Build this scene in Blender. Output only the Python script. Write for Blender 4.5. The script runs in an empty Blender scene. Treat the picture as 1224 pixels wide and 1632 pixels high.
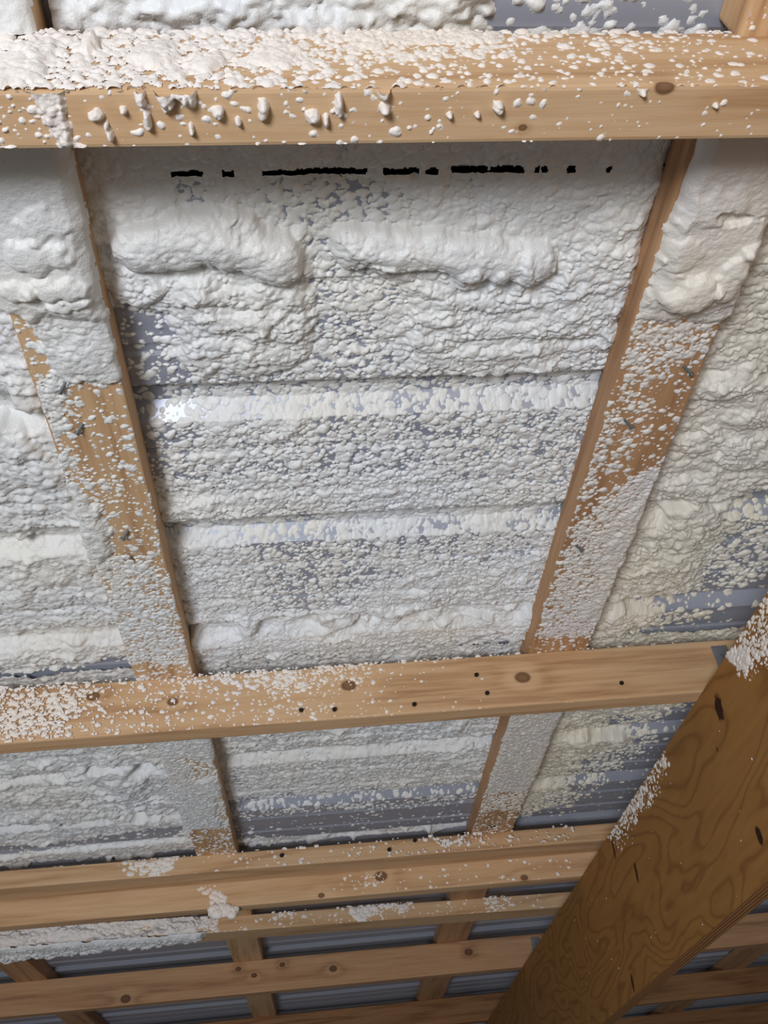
import bpy, bmesh, math, random
import numpy as np
from mathutils import Matrix, Vector

random.seed(7)
SC = bpy.context.scene
COL = SC.collection

# ------------------------------------------------------------------ camera
ZC = 1.70                                   # camera height above the floor
FPX = 1400.0                                # focal length in pixels of the 1224 x 1632 frame
RC = np.array([[0.9944771986, -0.0397398193, -0.0971382940],     # right
               [-0.0490785149, 0.6420264714, -0.7651099983],     # down
               [0.0927706892, 0.7656518509, 0.6365303154]])      # forward
cam_d = bpy.data.cameras.new('camera')
cam = bpy.data.objects.new('camera', cam_d)
COL.objects.link(cam)
cam_d.sensor_fit = 'VERTICAL'
cam_d.sensor_height = 24.0
cam_d.lens = 24.0 * FPX / 1632.0
cam_d.clip_start = 0.01
M = Matrix.Identity(4)
for i in range(3):
    M[i][0], M[i][1], M[i][2] = RC[0][i], -RC[1][i], -RC[2][i]
M[2][3] = ZC
cam.matrix_world = M
SC.camera = cam

# ------------------------------------------------------------------ light and exposure
SC.view_settings.view_transform = 'Standard'
SC.view_settings.look = 'None'
SC.view_settings.gamma = 1.0
SC.view_settings.use_curve_mapping = False
SC.view_settings.exposure = -0.16
world = bpy.data.worlds.new('world')
SC.world = world
world.use_nodes = True
world.node_tree.nodes['Background'].inputs['Color'].default_value = (0.80, 0.88, 1.0, 1)
world.node_tree.nodes['Background'].inputs['Strength'].default_value = 0.16


def area(name, loc, target, sx, sy, power, color):
    d = bpy.data.lights.new(name, 'AREA')
    d.shape = 'RECTANGLE'
    d.size, d.size_y, d.energy, d.color = sx, sy, power, color
    o = bpy.data.objects.new(name, d)
    COL.objects.link(o)
    o.location = loc
    o.rotation_euler = (Vector(target) - Vector(loc)).to_track_quat('-Z', 'Y').to_euler()
    return o


area('unseen_key_light', (-0.95, -1.42, 0.70), (0.05, 1.2, 2.43), 0.70, 0.70, 65.0, (0.905, 0.935, 1.0))  # unseen soft light set low behind the camera; no doorway there
area('work_lamp', (1.05, -0.9, 0.85), (0.75, 0.9, 2.43), 0.5, 0.5, 3.5, (1.0, 0.82, 0.6))

# ------------------------------------------------------------------ measures (height above the camera)
D_MET, D_PUR, D_JST = 0.729, 0.691, 0.602   # metal flat, purlin underside, joist underside
RIB0, RIBP = 0.672, 0.2286                  # rib centre, rib pitch
XG = 0.600                                  # girder face


def ray(px, py):
    return RC.T @ np.array([px - 612.0, py - 816.0, FPX])


# ------------------------------------------------------------------ node helpers
class NT:
    def __init__(self, name):
        self.m = bpy.data.materials.new(name)
        self.m.use_nodes = True
        self.t = self.m.node_tree
        self.b = self.t.nodes['Principled BSDF']

    def n(self, typ, **kw):
        nd = self.t.nodes.new(typ)
        for k, v in kw.items():
            if k in nd.inputs:
                nd.inputs[k].default_value = v
            else:
                setattr(nd, k, v)
        return nd

    def l(self, a, b):
        self.t.links.new(a, b)

    def math(self, op, a, b=None, c=None):
        nd = self.n('ShaderNodeMath', operation=op)
        for i, v in enumerate((a, b, c)):
            if v is None:
                continue
            if isinstance(v, (int, float)):
                nd.inputs[i].default_value = v
            else:
                self.l(v, nd.inputs[i])
        return nd.outputs[0]

    def ramp(self, fac, stops):
        r = self.n('ShaderNodeValToRGB')
        el = r.color_ramp.elements
        while len(el) < len(stops):
            el.new(0.5)
        for e, (p, c) in zip(el, stops):
            e.position = p
            e.color = (*c, 1)
        self.l(fac, r.inputs[0])
        return r.outputs[0]

    def mix(self, fac, a, b, mode='MIX'):
        nd = self.n('ShaderNodeMix', data_type='RGBA', blend_type=mode)
        for i, v in ((0, fac), (6, a), (7, b)):
            if isinstance(v, (int, float)):
                nd.inputs[i].default_value = v
            elif isinstance(v, tuple):
                nd.inputs[i].default_value = (*v, 1)
            else:
                self.l(v, nd.inputs[i])
        return nd.outputs[2]


def lin(r, g, b):
    return tuple(((v / 255.0) / 12.92 if v / 255.0 <= 0.04045 else ((v / 255.0 + 0.055) / 1.055) ** 2.4) for v in (r, g, b))


def wood(name, light, mid, dark, knots=(), rough=0.62, cross=16.0):
    """Sawn softwood, grain along local X; knots are (x, y, z, radius) in local metres."""
    t = NT(name)
    tc = t.n('ShaderNodeTexCoord').outputs['Object']
    rnd = t.n('ShaderNodeObjectInfo').outputs['Random']
    mp = t.n('ShaderNodeMapping')
    mp.inputs['Scale'].default_value = (0.9, cross, cross)
    t.l(tc, mp.inputs['Vector'])
    off = t.n('ShaderNodeVectorMath', operation='ADD')
    sc = t.math('MULTIPLY', rnd, 37.0)
    cmb = t.n('ShaderNodeCombineXYZ')
    for i in range(3):
        t.l(sc, cmb.inputs[i])
    t.l(mp.outputs[0], off.inputs[0])
    t.l(cmb.outputs[0], off.inputs[1])
    vec = off.outputs[0]
    kn = None
    halo = None
    for (kx, ky, kz, kr) in knots:
        s = t.n('ShaderNodeVectorMath', operation='SUBTRACT')
        t.l(tc, s.inputs[0])
        s.inputs[1].default_value = (kx, ky, kz)
        m2 = t.n('ShaderNodeVectorMath', operation='MULTIPLY')
        t.l(s.outputs[0], m2.inputs[0])
        m2.inputs[1].default_value = (0.75 / kr, 1 / kr, 1 / kr)
        ln = t.n('ShaderNodeVectorMath', operation='LENGTH')
        t.l(m2.outputs[0], ln.inputs[0])
        d = ln.outputs['Value']
        k1 = t.math('SUBTRACT', 1.35, d)
        k1.node.use_clamp = True
        h1 = t.math('EXPONENT', t.math('MULTIPLY', t.math('MULTIPLY', d, d), -0.12))
        kn = k1 if kn is None else t.math('MAXIMUM', kn, k1)
        halo = h1 if halo is None else t.math('ADD', halo, h1)
    big = t.n('ShaderNodeTexNoise', Scale=0.55, Detail=2.0, Roughness=0.5, Distortion=0.3)
    t.l(vec, big.inputs['Vector'])
    phase = t.math('MULTIPLY', big.outputs['Fac'], 46.0)
    if halo is not None:
        phase = t.math('ADD', phase, t.math('MULTIPLY', halo, 4.0))
    rings = t.math('ADD', t.math('MULTIPLY', t.math('SINE', phase), 0.5), 0.5)
    rings = t.math('POWER', rings, 2.2)
    fine = t.n('ShaderNodeTexNoise', Scale=9.0, Detail=5.0, Roughness=0.65)
    t.l(vec, fine.inputs['Vector'])
    blot = t.n('ShaderNodeTexNoise', Scale=0.35, Detail=2.0)
    t.l(vec, blot.inputs['Vector'])
    f = t.math('ADD', t.math('MULTIPLY', rings, 0.26), t.math('MULTIPLY', fine.outputs['Fac'], 0.85))
    f = t.math('ADD', f, t.math('MULTIPLY', blot.outputs['Fac'], 0.25))
    col = t.ramp(f, [(0.40, light), (0.72, mid), (1.0, dark)])
    if kn is not None:
        kc = t.ramp(kn, [(0.0, dark), (0.35, tuple(v * 0.45 for v in dark)), (1.0, tuple(v * 0.62 for v in dark))])
        fac = t.math('MULTIPLY', kn, 2.4)
        fac.node.use_clamp = True
        col = t.mix(fac, col, kc)
    t.l(col, t.b.inputs['Base Color'])
    t.b.inputs['Roughness'].default_value = rough
    t.b.inputs['Specular IOR Level'].default_value = 0.25
    bmp = t.n('ShaderNodeBump', Strength=0.25, Distance=0.002)
    t.l(f, bmp.inputs['Height'])
    t.l(bmp.outputs[0], t.b.inputs['Normal'])
    return t.m


PINE = (lin(222, 188, 148), lin(208, 169, 127), lin(172, 130, 92))
PINE_DULL = (lin(202, 160, 120), lin(184, 142, 104), lin(146, 106, 76))


def plywood_face(name, light, mid, dark, knots):
    """Rotary-cut veneer: contour-like figure drawn out along local X, dark oval knots."""
    t = NT(name)
    tc = t.n('ShaderNodeTexCoord').outputs['Object']
    mp = t.n('ShaderNodeMapping')
    mp.inputs['Scale'].default_value = (2.6, 1.0, 6.2)
    t.l(tc, mp.inputs['Vector'])
    big = t.n('ShaderNodeTexNoise', Scale=0.9, Detail=2.6, Roughness=0.45, Distortion=0.5)
    t.l(mp.outputs[0], big.inputs['Vector'])
    ph = t.math('MULTIPLY', big.outputs['Fac'], 15.0)
    saw = t.math('ADD', t.math('MULTIPLY', t.math('SINE', t.math('MULTIPLY', ph, 6.2832)), 0.5), 0.5)
    fig = t.math('POWER', saw, 4.5)
    fine = t.n('ShaderNodeTexNoise', Scale=30.0, Detail=4.0, Roughness=0.6)
    mp2 = t.n('ShaderNodeMapping')
    mp2.inputs['Scale'].default_value = (0.25, 1.0, 2.2)
    t.l(tc, mp2.inputs['Vector'])
    t.l(mp2.outputs[0], fine.inputs['Vector'])
    f = t.math('ADD', t.math('MULTIPLY', fig, 0.33), t.math('MULTIPLY', fine.outputs['Fac'], 0.6))
    col = t.ramp(f, [(0.2, light), (0.5, mid), (0.95, dark)])
    for (kx, kz, rx, rz, ang) in knots:
        s = t.n('ShaderNodeVectorMath', operation='SUBTRACT')
        t.l(tc, s.inputs[0])
        s.inputs[1].default_value = (kx, 0, kz)
        r = t.n('ShaderNodeVectorRotate', rotation_type='Y_AXIS')
        r.inputs['Angle'].default_value = ang
        t.l(s.outputs[0], r.inputs['Vector'])
        m2 = t.n('ShaderNodeVectorMath', operation='MULTIPLY')
        t.l(r.outputs[0], m2.inputs[0])
        m2.inputs[1].default_value = (1 / rx, 0, 1 / rz)
        wob = t.n('ShaderNodeTexNoise', Scale=90.0, Detail=2.0)
        t.l(tc, wob.inputs['Vector'])
        ln = t.n('ShaderNodeVectorMath', operation='LENGTH')
        t.l(m2.outputs[0], ln.inputs[0])
        d = t.math('ADD', ln.outputs['Value'], t.math('MULTIPLY', t.math('SUBTRACT', wob.outputs['Fac'], 0.5), 0.9))
        k = t.math('MULTIPLY', t.math('SUBTRACT', 1.0, d), 3.5)
        k.node.use_clamp = True
        core = t.ramp(k, [(0.0, tuple(v * 0.5 for v in dark)), (1.0, lin(50, 26, 12))])
        col = t.mix(k, col, core)
    t.l(col, t.b.inputs['Base Color'])
    t.b.inputs['Roughness'].default_value = 0.6
    t.b.inputs['Specular IOR Level'].default_value = 0.25
    bmp = t.n('ShaderNodeBump', Strength=0.15, Distance=0.002)
    t.l(f, bmp.inputs['Height'])
    t.l(bmp.outputs[0], t.b.inputs['Normal'])
    return t.m


def plain(name, col, rough=0.6, metal=0.0, nscale=60.0, var=0.12, bump=0.0, spec=0.5):
    t = NT(name)
    tc = t.n('ShaderNodeTexCoord').outputs['Object']
    nz = t.n('ShaderNodeTexNoise', Scale=nscale, Detail=4.0)
    t.l(tc, nz.inputs['Vector'])
    c = t.ramp(nz.outputs['Fac'], [(0.3, tuple(v * (1 - var) for v in col)), (0.7, tuple(min(1, v * (1 + var)) for v in col))])
    t.l(c, t.b.inputs['Base Color'])
    t.b.inputs['Roughness'].default_value = rough
    t.b.inputs['Metallic'].default_value = metal
    t.b.inputs['Specular IOR Level'].default_value = spec
    if bump:
        bmp = t.n('ShaderNodeBump', Strength=bump, Distance=0.001)
        t.l(nz.outputs['Fac'], bmp.inputs['Height'])
        t.l(bmp.outputs[0], t.b.inputs['Normal'])
    return t.m


def foam_mat(name, cool, cream, rough, bias):
    t = NT(name)
    tc = t.n('ShaderNodeTexCoord').outputs['Object']
    lo = t.n('ShaderNodeTexNoise', Scale=6.0, Detail=3.0)
    t.l(tc, lo.inputs['Vector'])
    c = t.ramp(t.math('ADD', lo.outputs['Fac'], bias), [(0.35, cool), (0.72, cream)])
    t.l(c, t.b.inputs['Base Color'])
    t.b.inputs['Roughness'].default_value = rough
    t.b.inputs['Specular IOR Level'].default_value = 0.45
    f1 = t.n('ShaderNodeTexNoise', Scale=420.0, Detail=3.0, Roughness=0.6)
    t.l(tc, f1.inputs['Vector'])
    bmp = t.n('ShaderNodeBump', Strength=0.6, Distance=0.0014)
    t.l(f1.outputs['Fac'], bmp.inputs['Height'])
    t.l(bmp.outputs[0], t.b.inputs['Normal'])
    return t.m


def metal_mat():
    t = NT('painted_steel')
    tc = t.n('ShaderNodeTexCoord').outputs['Object']
    mp = t.n('ShaderNodeMapping')
    mp.inputs['Scale'].default_value = (0.6, 30.0, 30.0)
    t.l(tc, mp.inputs['Vector'])
    nz = t.n('ShaderNodeTexNoise', Scale=2.0, Detail=3.0)
    t.l(mp.outputs[0], nz.inputs['Vector'])
    c = t.ramp(nz.outputs['Fac'], [(0.3, lin(166, 172, 187)), (0.7, lin(182, 187, 200))])
    t.l(c, t.b.inputs['Base Color'])
    t.b.inputs['Roughness'].default_value = 0.36
    t.b.inputs['Metallic'].default_value = 0.25
    t.b.inputs['Specular IOR Level'].default_value = 0.5
    return t.m


M_PINE = wood('pine_board', *PINE)
M_PINE_D = wood('pine_board_aged', *PINE_DULL)
M_DARKP = wood('pine_board_dimmed', lin(172, 128, 88), lin(152, 108, 70), lin(116, 78, 48))  # darkened pine for the farthest joists, light falloff put into the colour
M_METAL = metal_mat()
M_FOAM = foam_mat('foam_skin', lin(236, 239, 241), lin(239, 237, 229), 0.36, 0.0)
M_FOAM_W = foam_mat('foam_skin_cream', lin(239, 236, 227), lin(239, 231, 209), 0.36, 0.06)
M_FOAM_P = foam_mat('foam_skin_dusky', lin(233, 229, 226), lin(239, 232, 216), 0.34, 0.02)
M_CRUMB = foam_mat('foam_crumb_white', lin(247, 241, 236), lin(248, 236, 222), 0.5, 0.0)
M_DARK = plain('near_black_backing', lin(9, 10, 12), 0.95, spec=0.1)  # near-black colour for the sheet that darkens the open joint
M_NAIL = plain('nail_steel', lin(128, 134, 136), 0.45, 0.5)
M_HOLE = plain('nail_head_dark', lin(38, 30, 26), 0.6, 0.4)
M_TIE = plain('galvanised_steel', lin(132, 134, 138), 0.5, 0.3)
M_CONC = plain('concrete', lin(150, 146, 140), 0.85, 0, 6.0, 0.12)
M_WALL = plain('wall_liner', lin(196, 194, 190), 0.8, 0, 3.0, 0.05)


# ------------------------------------------------------------------ object helpers
def link(o, parent=None):
    COL.objects.link(o)
    if parent:
        o.parent = parent
    return o


def tag(o, label, cat, group=None, kind=None):
    o['label'] = label
    o['category'] = cat
    if group:
        o['group'] = group
    if kind:
        o['kind'] = kind
    return o


def mesh_obj(name, bm, mat, parent=None, smooth=False):
    me = bpy.data.meshes.new(name)
    bm.to_mesh(me)
    bm.free()
    me.materials.append(mat)
    if smooth:
        for p in me.polygons:
            p.use_smooth = True
    return link(bpy.data.objects.new(name, me), parent)


def box_bm(x0, x1, y0, y1, z0, z1, bevel=0.0):
    bm = bmesh.new()
    bmesh.ops.create_cube(bm, size=1.0)
    for v in bm.verts:
        v.co = Vector((x0 + (v.co.x + .5) * (x1 - x0), y0 + (v.co.y + .5) * (y1 - y0), z0 + (v.co.z + .5) * (z1 - z0)))
    if bevel:
        bmesh.ops.bevel(bm, geom=bm.edges[:], offset=bevel, segments=2, affect='EDGES', profile=0.6)
    return bm


def board(name, p0, p1, w, z0, z1, mat, bevel=0.003):
    """A sawn board from p0 to p1 (plan points of the middle line), w wide, between heights z0 and z1
    above the camera.  Parent empty at its base, mesh child carries the grain along local X."""
    a = math.atan2(p1[1] - p0[1], p1[0] - p0[0])
    L = math.hypot(p1[0] - p0[0], p1[1] - p0[1])
    root = link(bpy.data.objects.new(name, None))
    root.empty_display_size = 0.05
    root.location = (p0[0], p0[1], ZC + z0)
    root.rotation_euler = (0, 0, a)
    bm = box_bm(0, L, -w / 2, w / 2, 0, z1 - z0, bevel)
    mesh_obj('timber', bm, mat, root)
    return root


def place_part(o, root):
    """parent o (built in world coordinates) under root without moving it"""
    o.parent = root
    bpy.context.view_layer.update()
    o.matrix_parent_inverse = root.matrix_world.inverted()


# ------------------------------------------------------------------ noise and foam relief
def lattice(seed, n=256):
    return np.random.default_rng(seed).random((n, n)).astype(np.float32)


def vnoise(u, v, cell, seed):
    g = lattice(seed)
    x, y = u / cell, v / cell
    xi, yi = np.floor(x).astype(int), np.floor(y).astype(int)
    fx, fy = x - xi, y - yi
    fx, fy = fx * fx * (3 - 2 * fx), fy * fy * (3 - 2 * fy)
    a, b = g[xi % 256, yi % 256], g[(xi + 1) % 256, yi % 256]
    c, d = g[xi % 256, (yi + 1) % 256], g[(xi + 1) % 256, (yi + 1) % 256]
    return (a * (1 - fx) + b * fx) * (1 - fy) + (c * (1 - fx) + d * fx) * fy


def fbm(u, v, cell, seed, octs=3):
    s, a, t = 0, 1, 0
    for i in range(octs):
        s = s + a * vnoise(u, v, cell / 2 ** i, seed + i)
        t += a
        a *= 0.5
    return s / t


def lumps(u, v, cell, seed, rmin, rmax, hmin, hmax, stretch=1.35):
    """union of random rounded lumps on a jittered lattice (heights in metres)"""
    g = np.random.default_rng(seed).random((5, 256, 256)).astype(np.float32)
    x, y = u / (cell * stretch), v / cell
    xi, yi = np.floor(x).astype(int), np.floor(y).astype(int)
    out = np.zeros_like(u)
    for di in (-1, 0, 1):
        for dj in (-1, 0, 1):
            i, j = (xi + di) % 256, (yi + dj) % 256
            cx, cy = xi + di + g[0][i, j], yi + dj + g[1][i, j]
            r = rmin + (rmax - rmin) * g[2][i, j] ** 1.5
            ht = hmin + (hmax - hmin) * (0.6 * g[3][i, j] ** 2 + 0.4 * g[2][i, j])
            d2 = ((x - cx) ** 2 + (y - cy) ** 2) / (r * r)
            out = np.maximum(out, ht * np.sqrt(np.clip(1 - d2, 0, 1)))
    return out


def sstep(x):
    x = np.clip(x, 0, 1)
    return x * x * (3 - 2 * x)


def poly_sd(u, v, pts):
    """signed distance to a polygon, positive inside"""
    d = np.full(u.shape, 1e9, np.float32)
    ins = np.zeros(u.shape, bool)
    n = len(pts)
    for k in range(n):
        ax, ay = pts[k]
        bx, by = pts[(k + 1) % n]
        ex, ey = bx - ax, by - ay
        wx, wy = u - ax, v - ay
        tt = np.clip((wx * ex + wy * ey) / max(ex * ex + ey * ey, 1e-12), 0, 1)
        d = np.minimum(d, np.hypot(wx - ex * tt, wy - ey * tt))
        if ay != by:
            cond = ((ay > v) != (by > v)) & (u < ex * (v - ay) / (by - ay) + ax)
            ins ^= cond
    return np.where(ins, d, -d)


class Relief:
    """Foam on a flat face.  Axes: origin o, unit u, v, outward normal n (all relative to the camera
    position, whose height is ZC).  C = cover: 0..1 share of the face hidden, above 1 each 0.1 is 1 mm."""

    def __init__(self, o, u, v, n, ur, vr, res, base, seed, size=1.0, amp=1.0, stretch=1.2):
        self.o, self.au, self.av, self.an = (np.array(a, float) for a in (o, u, v, n))
        nu, nv = int((ur[1] - ur[0]) / res) + 1, int((vr[1] - vr[0]) / res) + 1
        self.U, self.V = np.meshgrid(np.linspace(*ur, nu), np.linspace(*vr, nv), indexing='ij')
        self.U, self.V = self.U.astype(np.float32), self.V.astype(np.float32)
        U, V = self.U, self.V
        self.ur, self.vr, self.seed = ur, vr, seed
        wu = (fbm(U, V, 0.010, seed + 50) - .5) * 0.010 * size
        wv = (fbm(U, V, 0.010, seed + 60) - .5) * 0.008 * size
        Wu, Wv = U + wu, V + wv
        a = lumps(Wu, Wv, 0.0056 * size, seed + 1, .42, .92, .0012, .0056, stretch)
        b = lumps(Wu, Wv, 0.0036 * size, seed + 2, .45, .85, .0008, .0036, stretch)
        c = lumps(Wu, Wv, 0.0110 * size, seed + 3, .40, .85, .0008, .0072, stretch)
        self.B = np.maximum(np.maximum(a, b), c * 0.9) * size * amp
        self.B = self.B + 0.0010 * size * fbm(U, V, 0.0040 * size, seed + 70, 2)
        self.q = np.quantile(self.B, np.linspace(0, 1, 101))
        self.C = np.full(U.shape, base, np.float32)
        self.S = np.ones(U.shape, np.float32)
        self.X = np.zeros(U.shape, np.float32)          # extra height in metres
        self.patch = (fbm(U, V, 0.05, seed + 80, 3) - .5)
        self.cut = np.zeros(U.shape, bool)

    def uv(self, px, py):
        r = ray(px, py)
        t = (self.o @ self.an) / (r @ self.an)
        p = r * t - self.o
        return p @ self.au, p @ self.av

    def jit(self, s):
        return (fbm(self.U, self.V, max(0.02, s * 1.6), self.seed + 90, 3) - .5) * s * 2.2

    def poly(self, pts, c=None, soft=0.012, s=None, add=0.0, rough=None):
        P = [self.uv(*p) for p in pts]
        sd = poly_sd(self.U, self.V, P) + self.jit(soft if rough is None else rough)
        w = sstep(sd / soft * 0.5 + 0.5)
        if c is not None:
            self.C = self.C * (1 - w) + c * w
        if s is not None:
            self.S = self.S * (1 - w) + s * w
        if add:
            self.X = self.X + w * add
        return self

    def roll(self, pts, rad_px, height, s=None, c=None):
        """rounded bead of foam along a path"""
        P = [self.uv(*p) for p in pts]
        r0 = self.uv(pts[0][0], pts[0][1] + rad_px)
        r = math.hypot(r0[0] - P[0][0], r0[1] - P[0][1])
        d = np.full(self.U.shape, 1e9, np.float32)
        for (ax, ay), (bx, by) in zip(P[:-1], P[1:]):
            ex, ey = bx - ax, by - ay
            tt = np.clip(((self.U - ax) * ex + (self.V - ay) * ey) / max(ex * ex + ey * ey, 1e-12), 0, 1)
            d = np.minimum(d, np.hypot(self.U - ax - ex * tt, self.V - ay - ey * tt))
        d = d + self.jit(r * 0.25)
        k = np.clip(1 - (d / r) ** 2, 0, 1)
        self.X = np.maximum(self.X, height * np.sqrt(k) * sstep(k * 3))
        w = sstep((1 - d / r) * 2.5)
        if s is not None:
            self.S = self.S * (1 - w) + s * w
        if c is not None:
            self.C = np.maximum(self.C, c * w)
        return self

    def blob(self, px, py, rx, ry, height, c=None, s=None):
        a, b, d = self.uv(px, py), self.uv(px + rx, py), self.uv(px, py + ry)
        ru, rv = math.hypot(b[0] - a[0], b[1] - a[1]), math.hypot(d[0] - a[0], d[1] - a[1])
        q = np.hypot((self.U - a[0]) / ru, (self.V - a[1]) / rv)
        q = q + (fbm(self.U, self.V, 0.5 * min(ru, rv) + .004, self.seed + 33, 2) - .5) * 0.9
        k = np.clip(1 - q * q, 0, 1)
        self.X = self.X + height * np.sqrt(k) * sstep(k * 2)
        w = sstep((1 - q) * 2.5)
        if c is not None:
            self.C = self.C * (1 - w) + c * w
        if s is not None:
            self.S = self.S * (1 - w) + s * w
        return self

    def edge_fall(self, sides, width, wob=0.6):
        """round the foam off towards the listed sides (u0, u1, v0, v1)"""
        j = (fbm(self.U, self.V, width * 2, self.seed + 44, 2) - .5) * 2 * wob * width
        f = np.ones(self.U.shape, np.float32)
        for s in sides:
            d = {'u0': self.U - self.ur[0], 'u1': self.ur[1] - self.U, 'v0': self.V - self.vr[0], 'v1': self.vr[1] - self.V}[s]
            f = np.minimum(f, np.sqrt(np.clip((d + j - 0.001) / width, 0, 1)))
        self.fall = f
        return self

    def build(self, name, mat, parent=None, profile=None, fillmm=(1.0, 6.0), var=0.10, swell=0.0):
        C = self.C + self.patch * var * np.clip(self.C * 4, 0, 1)
        share = np.clip(1 - C, 0, 1)
        T = -np.interp(share, np.linspace(0, 1, 101), self.q) + np.clip(C - 1, 0, 9) * 0.01
        T = np.where(share <= 0, np.clip(C - 1, 0, 9) * 0.01 - self.q[0], T)
        if swell:
            su, sv = self.U * 0.55 + self.V * 0.12, self.V + (fbm(self.U, self.V, .06, self.seed + 12) - .5) * .03
            rd = 1 - np.abs(fbm(su, sv, 0.034, self.seed + 21, 2) * 2 - 1) * 2.2
            lm = np.clip((fbm(self.U, self.V, 0.045, self.seed + 31, 3) - .42) * 3, 0, 1)
            self.X = self.X + swell * np.clip(rd, 0, 1) * lm * sstep((C - .70) / .3) * (0.35 + 0.65 * self.S) * np.where((self.V > .3) & (self.V < .5), sstep((self.V - .42) / .05), 1)
        mean = float(self.B.mean())
        Bm = np.where(C > 1, mean + (self.B - mean) * self.S, self.B * self.S + (1 - self.S) * (-T + (self.B + T) * .35))
        h = T + Bm + self.X
        if hasattr(self, 'fall'):
            h = np.where(h > 0, h * self.fall, h)
        if hasattr(self, 'edge'):
            h = np.where(self.edge < 0.001, np.minimum(h, 0.0) + np.minimum((self.edge - 0.001) * 1.5, 0) + h.clip(0) * np.clip(self.edge / 0.001, 0, 1), h)
        h = np.where(h > 0, h + 0.0009 * (1 - np.exp(-h / 0.0004)), h)
        h[self.cut] = -1
        off = 0
        if profile is not None:
            pr = profile(self)
            t = sstep((T + self.X - fillmm[0] * .001) / ((fillmm[1] - fillmm[0]) * .001))
            off = -pr * (1 - t)
        nu, nv = h.shape
        keep_v = h > 0
        keep = keep_v[:-1, :-1] | keep_v[1:, :-1] | keep_v[:-1, 1:] | keep_v[1:, 1:]
        keep &= ~(self.cut[:-1, :-1] | self.cut[1:, :-1] | self.cut[:-1, 1:] | self.cut[1:, 1:])
        hh = np.maximum(h, -0.003 if hasattr(self, 'edge') else -0.0006) + off
        # a little sideways swell so lumps do not look like a flat height map
        gu, gv = np.gradient(np.maximum(h, 0))
        P = self.o[None, None] + self.au * self.U[..., None] + self.av * self.V[..., None] + self.an * hh[..., None]
        P[..., 2] += ZC
        idx = np.arange(nu * nv).reshape(nu, nv)
        f = np.stack([idx[:-1, :-1], idx[1:, :-1], idx[1:, 1:], idx[:-1, 1:]], -1)[keep]
        if np.dot(np.cross(self.au, self.av), self.an) < 0:
            f = f[:, ::-1]
        used = np.unique(f)
        remap = np.zeros(nu * nv, np.int64)
        remap[used] = np.arange(len(used))
        f = remap[f]
        co = P.reshape(-1, 3)[used].astype(np.float32)
        me = bpy.data.meshes.new(name)
        me.vertices.add(len(co))
        me.vertices.foreach_set('co', co.ravel())
        me.loops.add(f.size)
        me.loops.foreach_set('vertex_index', f.ravel().astype(np.int32))
        me.polygons.add(len(f))
        me.polygons.foreach_set('loop_start', np.arange(0, f.size, 4, dtype=np.int32))
        me.polygons.foreach_set('use_smooth', np.ones(len(f), bool))
        me.update(calc_edges=True)
        me.materials.append(mat)
        o = link(bpy.data.objects.new(name, me))
        if parent is not None:
            place_part(o, parent)
        return o


def rib_profile(y):
    """height of the sheet above its flat, as a function of y"""
    d = np.abs((y - RIB0 + RIBP / 2) % RIBP - RIBP / 2)
    z = 0.019 * np.clip((0.0285 - d) / (0.0285 - 0.0105), 0, 1)
    z = z * ((y < 0.33) | (y > 0.56))            # the sheet laps flat here, without a rib
    for off in (0.0762, 0.1524):
        m = np.abs((y - RIB0 - off + RIBP / 2) % RIBP - RIBP / 2)
        z = np.maximum(z, 0.0024 * np.clip((0.0085 - m) / 0.0045, 0, 1))
    return z


# ------------------------------------------------------------------ structure: floor, walls, metal roof sheet
def struct(o):
    o['kind'] = 'structure'
    return o


struct(mesh_obj('floor', box_bm(-2.6, 2.9, -3.2, 6.6, -0.12, 0.0), M_CONC))
WH = ZC + D_JST
struct(mesh_obj('wall_left', box_bm(-2.6, -2.48, -3.2, 6.6, 0, WH), M_WALL))
struct(mesh_obj('wall_right', box_bm(2.78, 2.9, -3.2, 6.6, 0, WH), M_WALL))
struct(mesh_obj('wall_far', box_bm(-2.48, 2.78, 6.48, 6.6, 0, WH), M_WALL))

ceiling = struct(link(bpy.data.objects.new('ceiling', None)))
ceiling.location = (0, 0, ZC + D_MET)
GAP0, GAP1 = 0.3990, 0.4042                 # opening in the foam
MG0, MG1 = 0.3993, 0.4082                   # open joint between the two sheets
spans = [(-0.515, MG0), (MG1, 1.319), (1.319, 2.2334), (2.2334, 3.1478), (3.1478, 4.0622), (4.0622, 4.9766), (4.9766, 5.891)]
for (ya, yb) in spans:
    ks = {ya, yb}
    for k in range(-8, 30):
        c = RIB0 + k * RIBP
        for q in (-0.0285, -0.0105, 0.0105, 0.0285):
            ks.add(round(c + q, 5))
        for off in (0.0762, 0.1524):
            for q in (-0.0085, -0.004, 0.004, 0.0085):
                ks.add(round(c + off + q, 5))
    ks = sorted(k for k in ks if ya <= k <= yb)
    bm = bmesh.new()
    rows = []
    for lift in (0.0, 0.0007):
        rows.append([[bm.verts.new((x, k, float(rib_profile(np.array(k))) + lift)) for x in (-2.6, 2.9)] for k in ks])
    for i in range(len(ks) - 1):
        a, b = rows[0][i], rows[0][i + 1]
        bm.faces.new((a[0], b[0], b[1], a[1]))
        a, b = rows[1][i], rows[1][i + 1]
        bm.faces.new((a[0], a[1], b[1], b[0]))
    for i in (0, len(ks) - 1):
        a, b = rows[0][i], rows[1][i]
        bm.faces.new((a[0], a[1], b[1], b[0]))
    bmesh.ops.recalc_face_normals(bm, faces=bm.faces[:])
    p = mesh_obj('roof_panel', bm, M_METAL, ceiling)
mesh_obj('dark_backing', box_bm(-2.6, 2.9, -0.515, 5.891, 0.16, 0.165), M_DARK, ceiling)  # added sheet, not real felt: makes the space behind the slots dark

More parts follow.
